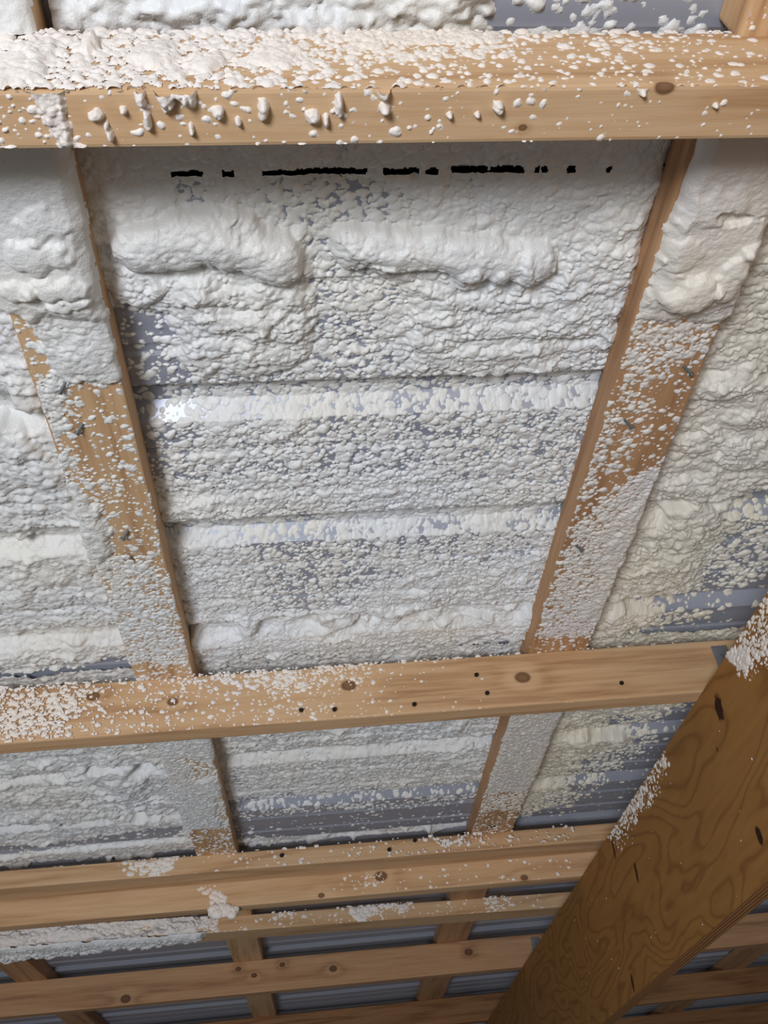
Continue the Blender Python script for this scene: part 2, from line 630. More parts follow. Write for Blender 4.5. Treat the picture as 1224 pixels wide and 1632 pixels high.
# ------------------------------------------------------------------ timber: purlins, joists, nailers, girder
def wmat(name, knots, dull=False):
    return wood(name, *(PINE_DULL if dull else PINE), knots=knots)


def loc_on(root, px, py, axis, val):
    """local coordinates (of root) of the point where a pixel's ray meets the plane x/y/z = val (relative to camera)"""
    r = ray(px, py)
    t = val / r['xyz'.index(axis)]
    p = Vector((r[0] * t, r[1] * t, r[2] * t + ZC))
    bpy.context.view_layer.update()
    return root.matrix_world.inverted() @ p


def nail(root, px, py, axis, val, length=0.012, head=0.0032, tilt=(0.4, 0.2), mat=None, name='nail'):
    """nail standing a little proud of the face"""
    r = ray(px, py)
    t = val / r['xyz'.index(axis)]
    bm = bmesh.new()
    bmesh.ops.create_cone(bm, cap_ends=True, segments=10, radius1=0.0017, radius2=0.0017, depth=length)
    h = bmesh.new()
    bmesh.ops.create_cone(bm, cap_ends=True, segments=12, radius1=head, radius2=head, depth=0.0016,
                          matrix=Matrix.Translation((0, 0, -length / 2)))
    h.free()
    rot = Matrix.Rotation(tilt[0], 4, 'X') @ Matrix.Rotation(tilt[1], 4, 'Y')
    if axis == 'y':
        rot = Matrix.Rotation(-math.pi / 2, 4, 'X') @ rot
    bm.transform(Matrix.Translation((r[0] * t, r[1] * t, r[2] * t + ZC)) @ rot)
    o = mesh_obj(name, bm, mat or M_NAIL, None)
    place_part(o, root)
    return o


# purlins: flat boards under the metal, running away from the camera
def purlin(xa, xb, ya, yb, w, label, mat, zlow=D_PUR):
    r = board('roof_purlin', (xa, ya), (xb, yb), w, zlow, D_MET - 0.0003, mat)
    return tag(r, label, 'board', 'flat roof purlins')


M_PL = wmat('pine_purlin_left', [(0.9, 0.0, 0.0, 0.006)], False)
M_PR = wmat('pine_purlin_right', [(1.655, 0.004, 0.0, 0.010)], True)
P_L = purlin(-0.215, -0.238, 0.0, 4.9, 0.087, 'foam-caked flat board left of the bay with the dark slots', M_PL)
P_R = purlin(0.391, 0.398, 0.3, 4.9, 0.094, 'foam-caked flat board right of the bay with the dark slots', M_PR)
P_R0 = purlin(0.398, 0.398, -0.3, 0.2755, 0.092, 'short board end with a dark joint at the upper right corner', M_PINE, D_PUR - 0.008)
P_LL = purlin(-0.860, -0.860, 0.0, 4.9, 0.089, 'flat board crossing behind the foam roll at the lower left corner', M_PINE_D)
P_R2 = purlin(1.605, 1.605, 0.0, 5.6, 0.089, 'flat board seen below the girder at the lower right corner', M_PINE_D)

XL, XR = -2.56, 2.86


def joist(y_at, label, mat, z0=D_JST, z1=D_PUR, w=0.037, name='roof_joist', cat='beam', group='edge-on roof joists'):
    (xa, ya), (xb, yb) = y_at
    s = (yb - ya) / (xb - xa)
    r = board(name, (XL, ya + s * (XL - xa)), (XR, ya + s * (XR - xa)), w, z0, z1, mat)
    return tag(r, label, cat, group)


def knots_on(root_y, pix, axis, val, x0=XL):
    """knot list in local coordinates of a joist whose local X starts at x0"""
    out = []
    for px, py, rad in pix:
        r = ray(px, py)
        t = val / r['xyz'.index(axis)]
        out.append((r[0] * t - x0, r[1] * t - root_y, r[2] * t - D_JST, rad))
    return out


J1y, J2y, J4y, J6y, J7y = 0.2925, 1.2165, 2.083, 2.935, 3.760
M_J1 = wmat('pine_joist_near', knots_on(J1y, [(1060, 140, .005)], 'z', D_JST) + knots_on(J1y, [(833, 204, .0022)], 'z', D_JST))
M_J2 = wmat('pine_joist_second', knots_on(J2y, [(833, 1080, .0085), (556, 1092, .008), (148, 1108, .007), (275, 1117, .006)], 'y', 1.198))
M_J3 = wmat('pine_nailer', knots_on(1.985, [(488, 1359, .004), (517, 1364, .005)], 'y', 1.985))
M_J4 = wmat('pine_joist_third', knots_on(J4y, [(607, 1396, .010), (836, 1398, .006), (512, 1427, .005)], 'y', 2.064))
M_J6 = wmat('pine_joist_fourth', knots_on(J6y, [(201, 1593, .010), (531, 1544, .008), (747, 1517, .009), (450, 1538, .006), (380, 1545, .006), (405, 1555, .006)], 'y', 2.917), True)  # duller tones here carry part of the falloff of light
J1 = joist(((-0.136, J1y + .001), (0.357, J1y - .001)), 'nearest joist, heavily spattered with white foam along the top of the picture', M_J1, w=0.040)
J2 = joist(((-0.457, J2y + .003), (0.585, J2y - .004)), 'foam-flecked joist below the big foam bay, with nail heads and knots', M_J2, w=0.034)
J4 = joist(((-0.692, J4y - .005), (0.505, J4y + .003)), 'joist with one white foam dab, directly behind the flat nailer', M_J4, w=0.036)
J6 = joist(((-0.93, J6y - .012), (0.6, J6y + .004)), 'foam-free joist below the foam roll, with a dark knot at left', M_J6, w=0.036)
J7 = joist(((-0.28, J7y), (0.63, J7y)), 'clean joist along the bottom edge of the picture', M_DARKP, w=0.036)
J8 = joist(((-0.28, 4.60), (0.63, 4.60)), 'dark joist in the lowest right corner, beyond the girder', M_DARKP, w=0.036)
J3 = joist(((-0.684, 2.012), (0.505, 2.030)), 'flat nailer with a foam tuft, lying against the joist with the single dab', M_J3, D_PUR - 0.038, D_PUR, 0.080, 'flat_nailer', 'board', 'flat nailers under the purlins')
J5 = joist(((-0.184, 2.489), (0.596, 2.540)), 'flat nailer with a long foam roll at its left end', M_PINE, D_PUR - 0.038, D_PUR, 0.080, 'flat_nailer', 'board', 'flat nailers under the purlins')

# girder: two plywood sheets on edge, joists lie on top of it
girder = link(bpy.data.objects.new('plywood_girder', None))
girder.location = (XG, -0.6, ZC + 0.322)
tag(girder, 'deep brown plywood girder running away at the lower right', 'girder')
gk = []
for px, py, a, b, ang in [(1146, 1128, .014, .024, .35), (1210, 1332, .009, .015, .1), (978, 1353, .006, .022, .15),
                          (1014, 1390, .007, .021, .2), (1008, 1566, .007, .018, .2), (868, 1475, .003, .014, .1), (832, 1528, .003, .012, .1),
                          (1143, 1194, .002, .005, 0)]:
    r = ray(px, py)
    t = XG / r[0]
    gk.append((r[1] * t + 0.6, r[2] * t - 0.322, a, b, ang))
M_PLY = plywood_face('plywood_face', lin(168, 122, 66), lin(152, 106, 55), lin(112, 74, 38), gk)


def ply_edge():
    t = NT('plywood_edge')
    tc = t.n('ShaderNodeTexCoord').outputs['Object']
    sp = t.n('ShaderNodeSeparateXYZ')
    t.l(tc, sp.inputs[0])
    nz = t.n('ShaderNodeTexNoise', Scale=12.0, Detail=4.0)
    t.l(tc, nz.inputs['Vector'])
    f = t.math('FRACT', t.math('ADD', t.math('MULTIPLY', sp.outputs['Y'], 130.0), t.math('MULTIPLY', nz.outputs['Fac'], 0.5)))
    c = t.ramp(f, [(0.0, lin(104, 66, 34)), (0.45, lin(128, 84, 44)), (0.55, lin(170, 120, 66)), (1.0, lin(160, 110, 60))])
    t.l(c, t.b.inputs['Base Color'])
    t.b.inputs['Roughness'].default_value = 0.7
    return t.m


M_PLYE = ply_edge()
HG = D_JST - 0.322
for k in range(2):
    bm = box_bm(0, 6.4, -0.0185 * (k + 1) + (0.0 if k == 0 else -0.0015), -0.0185 * k - (0.0 if k == 0 else 0.0015), 0.0 if k == 0 else 0.004, HG)
    me = bpy.data.meshes.new('plywood_sheet')
    for f in bm.faces:
        f.material_index = 1 if abs(f.normal.z) > 0.5 else 0
    bm.to_mesh(me)
    bm.free()
    me.materials.append(M_PLY)
    me.materials.append(M_PLYE)
    o = link(bpy.data.objects.new('plywood_sheet', me), girder)
    o.rotation_euler = (0, 0, math.pi / 2)
# the child's local X runs along the girder, local Z is up, local -Y points to +x (away from the camera)


# rafter ties: bent steel straps joining joist to girder
def tie(y_face, label):
    root = link(bpy.data.objects.new('joist_tie', None))
    root.location = (XG, y_face, ZC + D_JST)
    t = 0.0014
    a = mesh_obj('upright_leg', box_bm(0.040, 0.066, -t, 0, 0.002, 0.078, 0.0005), M_TIE, root)
    b = mesh_obj('cross_leg', box_bm(0.0402, 0.0416, -0.028, 0.0, 0.002, 0.030, 0.0005), M_TIE, root)
    for q in (0.015, 0.04):
        bm = bmesh.new()
        bmesh.ops.create_cone(bm, cap_ends=True, segments=10, radius1=.0034, radius2=.0028, depth=.0018,
                              matrix=Matrix.Translation((0.053, -t - .0006, q + .02)) @ Matrix.Rotation(math.pi / 2, 4, 'X'))
        mesh_obj('nail', bm, M_NAIL, root)
    return tag(root, label, 'bracket', 'steel ties at the girder')


tie(1.1950, 'grey steel tie where the foam-flecked joist meets the girder')
tie(2.9175, 'small grey steel tie on the foam-free joist beside the girder')

# nails
for px, py in [(100, 617), (127, 683), (200, 852)]:
    nail(P_L, px, py, 'z', D_PUR - .004, 0.013, 0.0030, (1.0, 0.6))
for px, py in [(1096, 590), (1001, 675), (922, 873)]:
    nail(P_R, px, py, 'z', D_PUR - .004, 0.013, 0.0030, (1.0, -0.8))
for px, py in [(480, 1133), (533, 1132), (759, 1077), (776, 1106), (990, 1090), (660, 1124)]:
    nail(J2, px, py, 'y', 1.1975, 0.006, 0.0034, (0.0, 0.0), M_HOLE)
for px, py in [(449, 1364), (661, 1340), (620, 1355)]:
    nail(J3, px, py, 'y', 1.977, 0.006, 0.0045, (0, 0), M_HOLE)


# ------------------------------------------------------------------ foam in the bays
Zd = (0, 0, -1)


def rib_masks(R):
    d = np.abs((R.V - RIB0 + RIBP / 2) % RIBP - RIBP / 2)
    return sstep((0.036 - d) / 0.008)


def bay(x0, x1, y0, y1, res, base, seed, size=1.0, amp=1.35):
    """relief on the underside of the metal; u = x, v = y, grows downwards"""
    return Relief((0, 0, D_MET), (1, 0, 0), (0, 1, 0), Zd, (x0, x1), (y0, y1), res, base, seed, size, amp)


def ribbed(R):
    return rib_profile(R.V)


def smooth_ribs(R, s=0.35, c=None, y0=0.5, y1=9):
    w = rib_masks(R) * ((R.V > y0) & (R.V < y1))
    R.S = R.S * (1 - w) + s * w
    if c is not None:
        R.C = R.C * (1 - w) + np.minimum(R.C, c) * w


# ---- the big bay with the slots
R = bay(-0.186, 0.352, 0.300, 1.216, 0.00115, 0.74, 100, 0.78)
R.poly([(150, 480), (300, 480), (285, 600), (190, 600)], 0.42, 0.03)
R.poly([(160, 480), (205, 480), (235, 600), (190, 605)], 0.22, 0.02)
R.poly([(205, 655), (300, 650), (320, 760), (230, 800)], 0.55, 0.04)
R.poly([(205, 655), (245, 655), (258, 790), (230, 800)], 0.10, 0.02)
R.poly([(240, 770), (560, 755), (930, 740), (910, 812), (260, 835)], 0.95, 0.03)
R.poly([(330, 660), (480, 660), (470, 720), (340, 730)], 0.88, 0.04)
R.poly([(760, 640), (960, 600), (930, 760), (780, 770)], 0.72, 0.05)
R.poly([(430, 885), (600, 870), (570, 960), (410, 975)], 0.62, 0.05)
R.poly([(720, 830), (900, 810), (880, 890), (740, 890)], 0.80, 0.05)
R.poly([(270, 875), (420, 880), (400, 975), (290, 975)], 0.94, 0.04)
R.poly([(600, 900), (880, 890), (860, 960), (600, 965)], 1.0, 0.04)
smooth_ribs(R, 0.4, 0.86, 0.5, 1.0)
R.poly([(190, 600), (265, 600), (275, 662), (205, 662)], 0.25, 0.03, 0.3)
R.poly([(300, 985), (860, 955), (860, 1015), (620, 1040), (305, 1055)], 1.28, 0.014, 0.9)
R.poly([(295, 1056), (620, 1036), (870, 1016), (870, 1080), (300, 1095)], 0.10, 0.012)
# top coat round the slots
R.poly([(60, 180), (1150, 160), (1080, 330), (1040, 420), (860, 400), (560, 360), (480, 370), (120, 345)], 1.03, 0.012, 0.6)
R.poly([(420, 280), (660, 280), (670, 350), (560, 380), (480, 380), (440, 330)], 0.76, 0.02, 0.55)
R.poly([(283, 282), (325, 282), (318, 335), (290, 335)], 0.62, 0.010, 0.6)
# left mass
R.poly([(110, 300), (230, 330), (480, 375), (505, 470), (495, 560), (440, 592), (300, 592), (285, 505), (262, 483), (165, 484), (120, 330)], 1.55, 0.012, 0.85)
R.roll([(225, 382), (300, 368), (322, 366)], 40, 0.019, 0.40)
R.roll([(330, 366), (385, 378), (440, 405)], 42, 0.020, 0.40)
for q in [(390, 462, 95, 18, .006), (300, 450, 60, 26, .005), (220, 450, 45, 30, .006), (400, 500, 100, 16, .006), (450, 520, 55, 16, .006), (340, 545, 65, 16, .004), (470, 470, 22, 20, .007), (420, 560, 70, 12, .003)]:
    R.blob(*q)
# right mass
R.poly([(545, 372), (850, 375), (1030, 330), (1075, 270), (1040, 470), (1010, 560), (860, 585), (640, 590), (640, 520), (655, 470), (560, 420)], 1.42, 0.014, 0.95)
R.roll([(562, 388), (640, 386), (720, 392), (790, 405), (845, 408)], 33, 0.017, 0.45)
for q in [(610, 418, 28, 14, .005), (745, 432, 26, 26, .007), (790, 432, 16, 30, .005), (830, 425, 14, 32, .005), (770, 475, 90, 14, .005), (720, 500, 60, 14, .004), (800, 520, 110, 15, .005), (690, 540, 50, 12, .003), (780, 555, 90, 12, .004), (920, 480, 70, 30, .004), (960, 420, 60, 40, .004), (900, 550, 60, 14, .003)]:
    R.blob(*q)
R.poly([(500, 385), (560, 385), (650, 470), (640, 525), (500, 525)], 0.86, 0.018, 0.75)
R.poly([(500, 530), (650, 525), (640, 592), (480, 595)], 0.74, 0.02)
R.poly([(900, 540), (1010, 520), (985, 596), (900, 596)], 0.66, 0.03)
# the dark slots stay open in the foam
for a, b in [(274, 322), (355, 372), (416, 568), (571, 584), (610, 640), (643, 665), (681, 695), (721, 778), (783, 832), (849, 856), (861, 870), (900, 913), (964, 970)]:
    ua, ub = R.uv(a, 271)[0], R.uv(b, 271)[0]
    wob = (fbm(R.U, R.V, 0.004, 555, 2) - .5) * 0.005
    R.cut |= (R.U + wob > ua) & (R.U + wob < ub) & (R.V - np.abs(wob) * .5 > GAP0 - .0002) & (R.V < GAP1 - .0004)
R.fall = np.sqrt(np.clip((0.352 - 0.006 - R.U + (fbm(R.U, R.V, .02, 777, 2) - .5) * .014) / 0.010, 0, 1))
R.fall = np.where(R.V < 0.58, R.fall, 1)
f = R.build('foam_layer', M_FOAM, profile=ribbed, var=0.30, swell=0.008)
tag(f, 'white foam in the big middle bay, two swollen rolls below the dark slots', 'spray foam', 'foam layers on the roof metal', 'stuff')

# ---- left bay beside it
R = bay(-0.818, -0.250, 0.300, 1.216, 0.0018, 0.98, 200, 0.85)
R.poly([(-60, 480), (120, 480), (110, 750), (-60, 780)], 1.25, 0.03)
for q in [(40, 610, 35, 45, .008), (20, 700, 50, 40, .008), (70, 745, 40, 26, .006), (30, 800, 70, 20, .004), (60, 950, 70, 22, .005), (120, 1020, 50, 14, .004)]:
    R.blob(*q)
smooth_ribs(R, 0.5, 0.95)
R.poly([(40, 1090), (90, 1068), (205, 1040), (225, 1095), (60, 1130)], 0.12, 0.012)
f = R.build('foam_layer', M_FOAM, profile=ribbed, var=0.30, swell=0.008)
tag(f, 'lumpy white foam at the left edge, beside the left foam-caked board', 'spray foam', 'foam layers on the roof metal', 'stuff')

# ---- right bay
R = bay(0.432, 0.76, 0.300, 1.216, 0.0014, 1.20, 300, 0.9)
R.poly([(1240, 770), (1175, 815), (1150, 880), (1110, 945), (1020, 1005), (950, 1030), (930, 1080), (1260, 1080)], 0.05, 0.035, None, 0.0, 0.02)
R.poly([(1175, 830), (1260, 800), (1260, 900), (1190, 930), (1120, 960), (1130, 900)], 0.55, 0.035)
R.poly([(1000, 960), (1100, 950), (1120, 985), (1000, 1010)], 0.6, 0.02)
for q in [(1185, 715, 45, 26, .009), (1085, 835, 55, 32, .010), (1170, 600, 60, 22, .006), (1110, 700, 40, 20, .006), (1190, 660, 60, 16, .005), (1090, 770, 50, 16, .006), (1060, 900, 50, 24, .005), (1000, 985, 50, 22, .006)]:
    R.blob(*q)
f = R.build('foam_layer', M_FOAM_W, profile=ribbed, var=0.30, swell=0.008)
tag(f, 'cream foam at the right edge, thinning out to bare metal near the girder', 'spray foam', 'foam layers on the roof metal', 'stuff')

# ---- strip above the near joist
R = bay(-0.166, 0.350, -0.10, 0.2985, 0.0021, 1.35, 400, 1.1)
R.poly([(820, -60), (1200, -60), (1200, 90), (800, 90), (760, 50)], 0.30, 0.03)
for q in [(120, 20, 60, 25, .006), (300, 10, 90, 30, .008), (520, 30, 80, 22, .006), (700, 10, 80, 30, .006)]:
    R.blob(*q)
f = R.build('foam_layer', M_FOAM, profile=ribbed, var=0.30, swell=0.008)
tag(f, 'blurred white foam strip above the nearest joist', 'spray foam', 'foam layers on the roof metal', 'stuff')

R = bay(-0.818, -0.256, -0.10, 0.2985, 0.0026, 1.25, 450, 1.1)
f = R.build('foam_layer', M_FOAM, profile=ribbed, var=0.30, swell=0.008)
tag(f, 'white foam in the corner bay at the upper left, above the nearest joist', 'spray foam', 'foam layers on the roof metal', 'stuff')

# ---- second row of bays
R = bay(-0.80, -0.268, 1.2175, 2.06, 0.0020, 1.20, 500, 0.9)
for q in [(195, 1245, 50, 34, .012), (90, 1262, 110, 12, .007), (70, 1300, 120, 12, .006), (60, 1222, 110, 12, .005)]:
    R.blob(*q)
R.poly([(-40, 1352), (130, 1335), (292, 1312), (292, 1334), (130, 1350), (-40, 1368)], 0.12, 0.010)
R.poly([(-40, 1368), (130, 1350), (292, 1336), (295, 1350), (130, 1368), (-40, 1384)], 1.35, 0.008, 0.7)
f = R.build('foam_layer', M_FOAM, profile=ribbed, fillmm=(2, 9), var=0.3, swell=0.010)
tag(f, 'thick lumpy foam below the flecked joist, left of its foam-caked board', 'spray foam', 'foam layers on the roof metal', 'stuff')

R = bay(-0.198, 0.350, 1.2175, 2.06, 0.0018, 0.90, 600, 0.8)
R.poly([(320, 1150), (800, 1115), (800, 1160), (330, 1195)], 1.10, 0.03)
R.poly([(350, 1278), (790, 1245), (780, 1320), (350, 1345)], 0.34, 0.03)
R.poly([(350, 1306), (785, 1276), (780, 1316), (350, 1338)], 0.05, 0.012)
R.poly([(360, 1339), (770, 1317), (770, 1334), (360, 1356)], 1.18, 0.008, 0.5)
smooth_ribs(R, 0.6)
f = R.build('foam_layer', M_FOAM, profile=ribbed, var=0.30, swell=0.008)
tag(f, 'even fine-grained foam below the flecked joist, ending in a bare grey band', 'spray foam', 'foam layers on the roof metal', 'stuff')

R = bay(0.436, 0.95, 1.2175, 2.06, 0.0018, 0.96, 700, 0.85)
R.poly([(1120, 1100), (1040, 1150), (975, 1230), (900, 1275), (800, 1310), (800, 1340), (1140, 1340)], 0.04, 0.05, None, 0, 0.03)
R.poly([(980, 1150), (1050, 1140), (990, 1230), (910, 1270), (880, 1265)], 0.40, 0.04)
R.poly([(880, 1190), (1000, 1165), (1000, 1185), (880, 1215)], 1.2, 0.02)
f = R.build('foam_layer', M_FOAM_W, profile=ribbed, var=0.30, swell=0.008)
tag(f, 'foam patch fading to bare metal beside the girder, below the flecked joist', 'spray foam', 'foam layers on the roof metal', 'stuff')


# ------------------------------------------------------------------ foam stuck on the timber
def crumbs(R, root, name='foam_crumbs', mat=None, **kw):
    o = R.build(name, mat or M_CRUMB, parent=root, **kw)
    o['kind'] = 'stuff'
    return o


def under(x0, x1, y0, y1, z, res, base, seed, size=1.0, amp=1.0):
    return Relief((0, 0, z), (1, 0, 0), (0, 1, 0), Zd, (x0, x1), (y0, y1), res, base, seed, size, amp)


def front(x0, x1, z0, z1, y, res, base, seed, size=1.0, amp=1.0):
    return Relief((0, y, 0), (1, 0, 0), (0, 0, 1), (0, -1, 0), (x0, x1), (z0, z1), res, base, seed, size, amp)


# left purlin
R = under(-0.30, -0.168, 0.316, 1.98, D_PUR, 0.0012, 0.24, 1000, 0.62)
R.poly([(90, 900), (260, 870), (305, 1066), (205, 1068)], 0.78, 0.03)
R.poly([(215, 1060), (302, 1056), (305, 1092), (205, 1095)], 0.30, 0.010)
R.poly([(112, 780), (150, 790), (178, 850), (168, 905), (135, 895)], 1.45, 0.008)
R.poly([(30, 600), (100, 605), (112, 660), (106, 720), (116, 790), (85, 800)], 0.98, 0.012)
R.poly([(118, 760), (205, 745), (212, 775), (150, 800)], 0.42, 0.02)
R.poly([(-90, 200), (125, 200), (170, 490), (200, 600), (165, 612), (105, 612), (66, 560), (40, 500), (-90, 492)], 1.35, 0.007, 0.8)
R.poly([(-90, 200), (125, 200), (168, 470), (158, 492), (30, 494), (-90, 486)], None, 0.010, 0.32, 0.009)
for q in [(60, 390, 60, 30, .007), (90, 445, 60, 18, .008), (30, 450, 40, 20, .006), (110, 470, 40, 12, .005), (70, 340, 50, 30, .004), (130, 560, 40, 30, .003)]:
    R.blob(*q)
R.poly([(238, 1150), (340, 1150), (372, 1325), (300, 1330), (275, 1290)], 1.25, 0.010)
R.poly([(292, 1322), (372, 1316), (376, 1362), (296, 1364)], 0.22, 0.008)
R.poly([(296, 1212), (340, 1214), (352, 1238), (318, 1240), (300, 1226)], 0.5, 0.020)
R.poly([(345, 1270), (366, 1268), (372, 1320), (352, 1320)], 0.55, 0.008)
xl = -0.215 - 0.0047 * R.V - 0.0435
dl, dr = R.U - xl, xl + 0.087 - R.U
thick = np.clip((R.C - 1) * 3, 0, 1)
edge = np.minimum(dl + 0.008 * thick, dr + 0.004 * thick) + (fbm(R.U, R.V, .02, 991, 2) - .5) * .006
R.fall = np.sqrt(np.clip(edge / (0.002 + 0.010 * thick), 0, 1))
R.edge = edge
crumbs(R, P_L, 'foam_coating', M_FOAM)

R = under(-0.262, -0.168, -0.10, 0.2715, D_PUR, 0.0016, 1.3, 1050, 0.8)
R.S = R.S * 0.7
R.edge = np.minimum(R.U + 0.2595, -0.1715 - R.U) + (fbm(R.U, R.V, .02, 993, 2) - .5) * .006
R.fall = np.sqrt(np.clip(R.edge / 0.010, 0, 1))
crumbs(R, P_L, 'foam_coating', M_FOAM)

# right purlin
R = under(0.335, 0.452, 0.312, 1.99, D_PUR, 0.0012, 0.20, 1100, 0.62)
R.poly([(1000, 555), (1075, 560), (1000, 700), (925, 800), (900, 800)], 0.55, 0.02)
R.poly([(1072, 730), (990, 775), (915, 840), (850, 1024), (950, 1024), (1030, 850)], 0.80, 0.012)
R.poly([(1040, 745), (1072, 735), (1040, 840), (960, 990), (930, 985), (1000, 820)], 1.08, 0.02)
R.poly([(850, 1018), (955, 1015), (945, 1045), (845, 1045)], 0.18, 0.006)
R.poly([(1010, 490), (1150, 500), (1128, 580), (985, 585)], 0.72, 0.016)
R.poly([(1098, 190), (1290, 190), (1180, 500), (1120, 515), (1015, 500)], 1.35, 0.010, 0.7)
R.poly([(1098, 190), (1290, 190), (1180, 470), (1120, 490), (1025, 478)], None, 0.014, 0.42, 0.008)
for q in [(1095, 455, 45, 28, .012), (1160, 430, 28, 40, .008), (1190, 470, 30, 30, .005), (1080, 390, 40, 30, .004), (1130, 320, 60, 40, .004), (1200, 390, 30, 20, .006)]:
    R.blob(*q)
R.blob(1165, 335, 40, 12, -0.003, 0.93)
R.poly([(790, 1130), (910, 1120), (860, 1262), (765, 1270)], 1.18, 0.012)
R.poly([(760, 1262), (860, 1255), (850, 1290), (755, 1295)], 0.62, 0.012)
xc = 0.391 + 0.0015 * (R.V - .3)
dl, dr = R.U - (xc - .047), (xc + .047) - R.U
thick = np.clip((R.C - 1) * 3, 0, 1)
edge = np.minimum(dl - 0.004 * thick, dr + 0.006 * thick) + (fbm(R.U, R.V, .02, 992, 2) - .5) * .007
R.fall = np.sqrt(np.clip(edge / (0.002 + 0.010 * thick), 0, 1))
R.edge = edge
crumbs(R, P_R, 'foam_coating', M_FOAM_P)

# short board at the upper right corner
R = under(0.354, 0.444, 0.16, 0.275, D_PUR - .008, 0.0010, 0.12, 1150, 0.6)
crumbs(R, P_R0)

# near joist: face and underside
yf = J1y - 0.020
R = front(-0.80, 0.56, D_JST, D_PUR + .004, yf, 0.0011, 0.28, 1200, 0.6)
R.poly([(-900, 30), (560, 30), (560, 95), (520, 105), (400, 110), (380, 128), (260, 118), (230, 140), (100, 135), (60, 165), (-900, 165)], 0.64, 0.008)
R.poly([(540, 40), (800, 40), (790, 80), (740, 95), (640, 90), (560, 105)], 0.60, 0.010)
R.poly([(560, 52), (800, 52), (800, 68), (560, 74)], 0.96, 0.004)
R.poly([(800, 52), (1160, 52), (1160, 80), (800, 90)], 0.42, 0.006)
for q in [(145, 75, 14, 14, .008), (30, 110, 40, 30, .004), (250, 90, 40, 20, .005), (330, 100, 30, 16, .004), (60, 80, 40, 18, .004), (440, 90, 40, 20, .003)]:
    R.blob(*q)
R.C = R.C * (0.25 + 0.75 * sstep((R.U + 0.75) / 0.35))
crumbs(R, J1)
R = under(-0.80, 0.56, yf + .001, J1y + 0.0195, D_JST, 0.0010, 0.05, 1300, 0.55, 1.3)
R.poly([(100, 130), (800, 128), (800, 160), (640, 200), (100, 180)], 0.12, 0.01)
R.poly([(-60, 130), (90, 130), (130, 240), (-60, 240)], 0.25, 0.012)
R.poly([(38, 130), (105, 134), (112, 180), (122, 222), (140, 236), (95, 236), (80, 205), (62, 175)], 1.15, 0.004)
for q in [(262, 150, 13, 26, .009), (225, 155, 8, 16, .006), (285, 150, 9, 10, .006), (303, 155, 9, 12, .006), (176, 214, 6, 11, .005), (235, 190, 5, 14, .005), (155, 182, 11, 8, .005), (197, 176, 6, 6, .004), (305, 205, 4, 11, .004), (347, 178, 7, 8, .005), (420, 175, 8, 18, .006), (498, 185, 10, 8, .006), (520, 190, 5, 9, .005), (540, 165, 6, 14, .006), (612, 145, 8, 10, .006), (615, 170, 9, 8, .006), (170, 200, 4, 6, .004), (380, 193, 5, 6, .004), (716, 182, 4, 4, .003), (795, 172, 7, 8, .005), (760, 182, 5, 5, .004), (1055, 136, 4, 4, .003), (1140, 167, 3, 3, .003), (1024, 148, 5, 5, .003)]:
    R.blob(q[0], q[1], q[2] * 1.25, q[3] * 1.25, q[4], 0.93)
crumbs(R, J1)

# second joist
R = front(-0.95, 0.60, D_JST, D_PUR + .003, J2y - 0.0172, 0.0010, 0.10, 1400, 0.5)
R.poly([(-400, 1115), (142, 1088), (130, 1130), (80, 1170), (-400, 1230)], 0.50, 0.02)
R.poly([(270, 1078), (620, 1052), (600, 1075), (520, 1095), (460, 1118), (400, 1088), (280, 1096)], 0.45, 0.014)
R.poly([(690, 1045), (960, 1030), (950, 1060), (690, 1075)], 0.14, 0.02)
R.C = R.C * (0.2 + 0.8 * sstep((R.U + 0.9) / 0.3))
crumbs(R, J2)

# nailer with the tuft, joist with the dab
R = front(-0.9, 0.58, D_PUR - .038, D_PUR + .002, 1.9795, 0.0014, 0.05, 1500, 0.62)
R.poly([(165, 1378), (285, 1362), (275, 1392), (245, 1402), (215, 1394)], 1.00, 0.006)
R.poly([(0, 1385), (170, 1372), (170, 1386), (0, 1400)], 0.16, 0.01)
R.poly([(690, 1335), (760, 1326), (750, 1350), (700, 1352)], 0.25, 0.01)
crumbs(R, J3)
R = front(-0.9, 0.58, D_JST, D_PUR - .04, 2.0655, 0.0014, 0.02, 1600, 0.62)
R.poly([(545, 1395), (620, 1390), (610, 1415), (545, 1418)], 0.18, 0.01)
crumbs(R, J4)

# nailer with the roll: face and underside
s5 = (2.540 - 2.489) / (0.596 + 0.184)
ang = math.atan(s5)
u5 = (math.cos(ang), math.sin(ang), 0)
n5 = (math.sin(ang), -math.cos(ang), 0)
v5 = (-math.sin(ang), math.cos(ang), 0)
o5 = np.array([0, 2.489 + s5 * 0.184, 0])
of = o5 + np.array(n5) * 0.0402
R = Relief(of, u5, (0, 0, 1), n5, (-1.1, 0.6), (D_PUR - .038, D_PUR + .003), 0.0015, 0.04, 1700, 0.75)
R.poly([(-90, 1470), (305, 1452), (322, 1470), (318, 1490), (285, 1505), (-90, 1545)], 1.45, 0.008, 1.5)
for q in [(20, 1500, 40, 12, .010), (110, 1490, 40, 10, .008), (180, 1500, 50, 9, .008), (250, 1490, 40, 10, .009), (290, 1478, 24, 10, .009), (60, 1515, 50, 9, .008)]:
    R.blob(*q)
R.poly([(190, 1494), (215, 1472), (245, 1470), (240, 1484), (215, 1494)], 0.55, 0.012)
R.poly([(48, 1504), (90, 1488), (108, 1492), (80, 1506)], 0.6, 0.012)
R.poly([(322, 1462), (345, 1460), (345, 1485), (320, 1490)], 0.7, 0.008)
R.poly([(430, 1452), (470, 1448), (465, 1465), (430, 1466)], 0.4, 0.01)
R.poly([(548, 1448), (600, 1442), (592, 1462), (572, 1470)], 0.97, 0.008)
R.poly([(600, 1440), (660, 1438), (650, 1452), (600, 1455)], 0.55, 0.01)
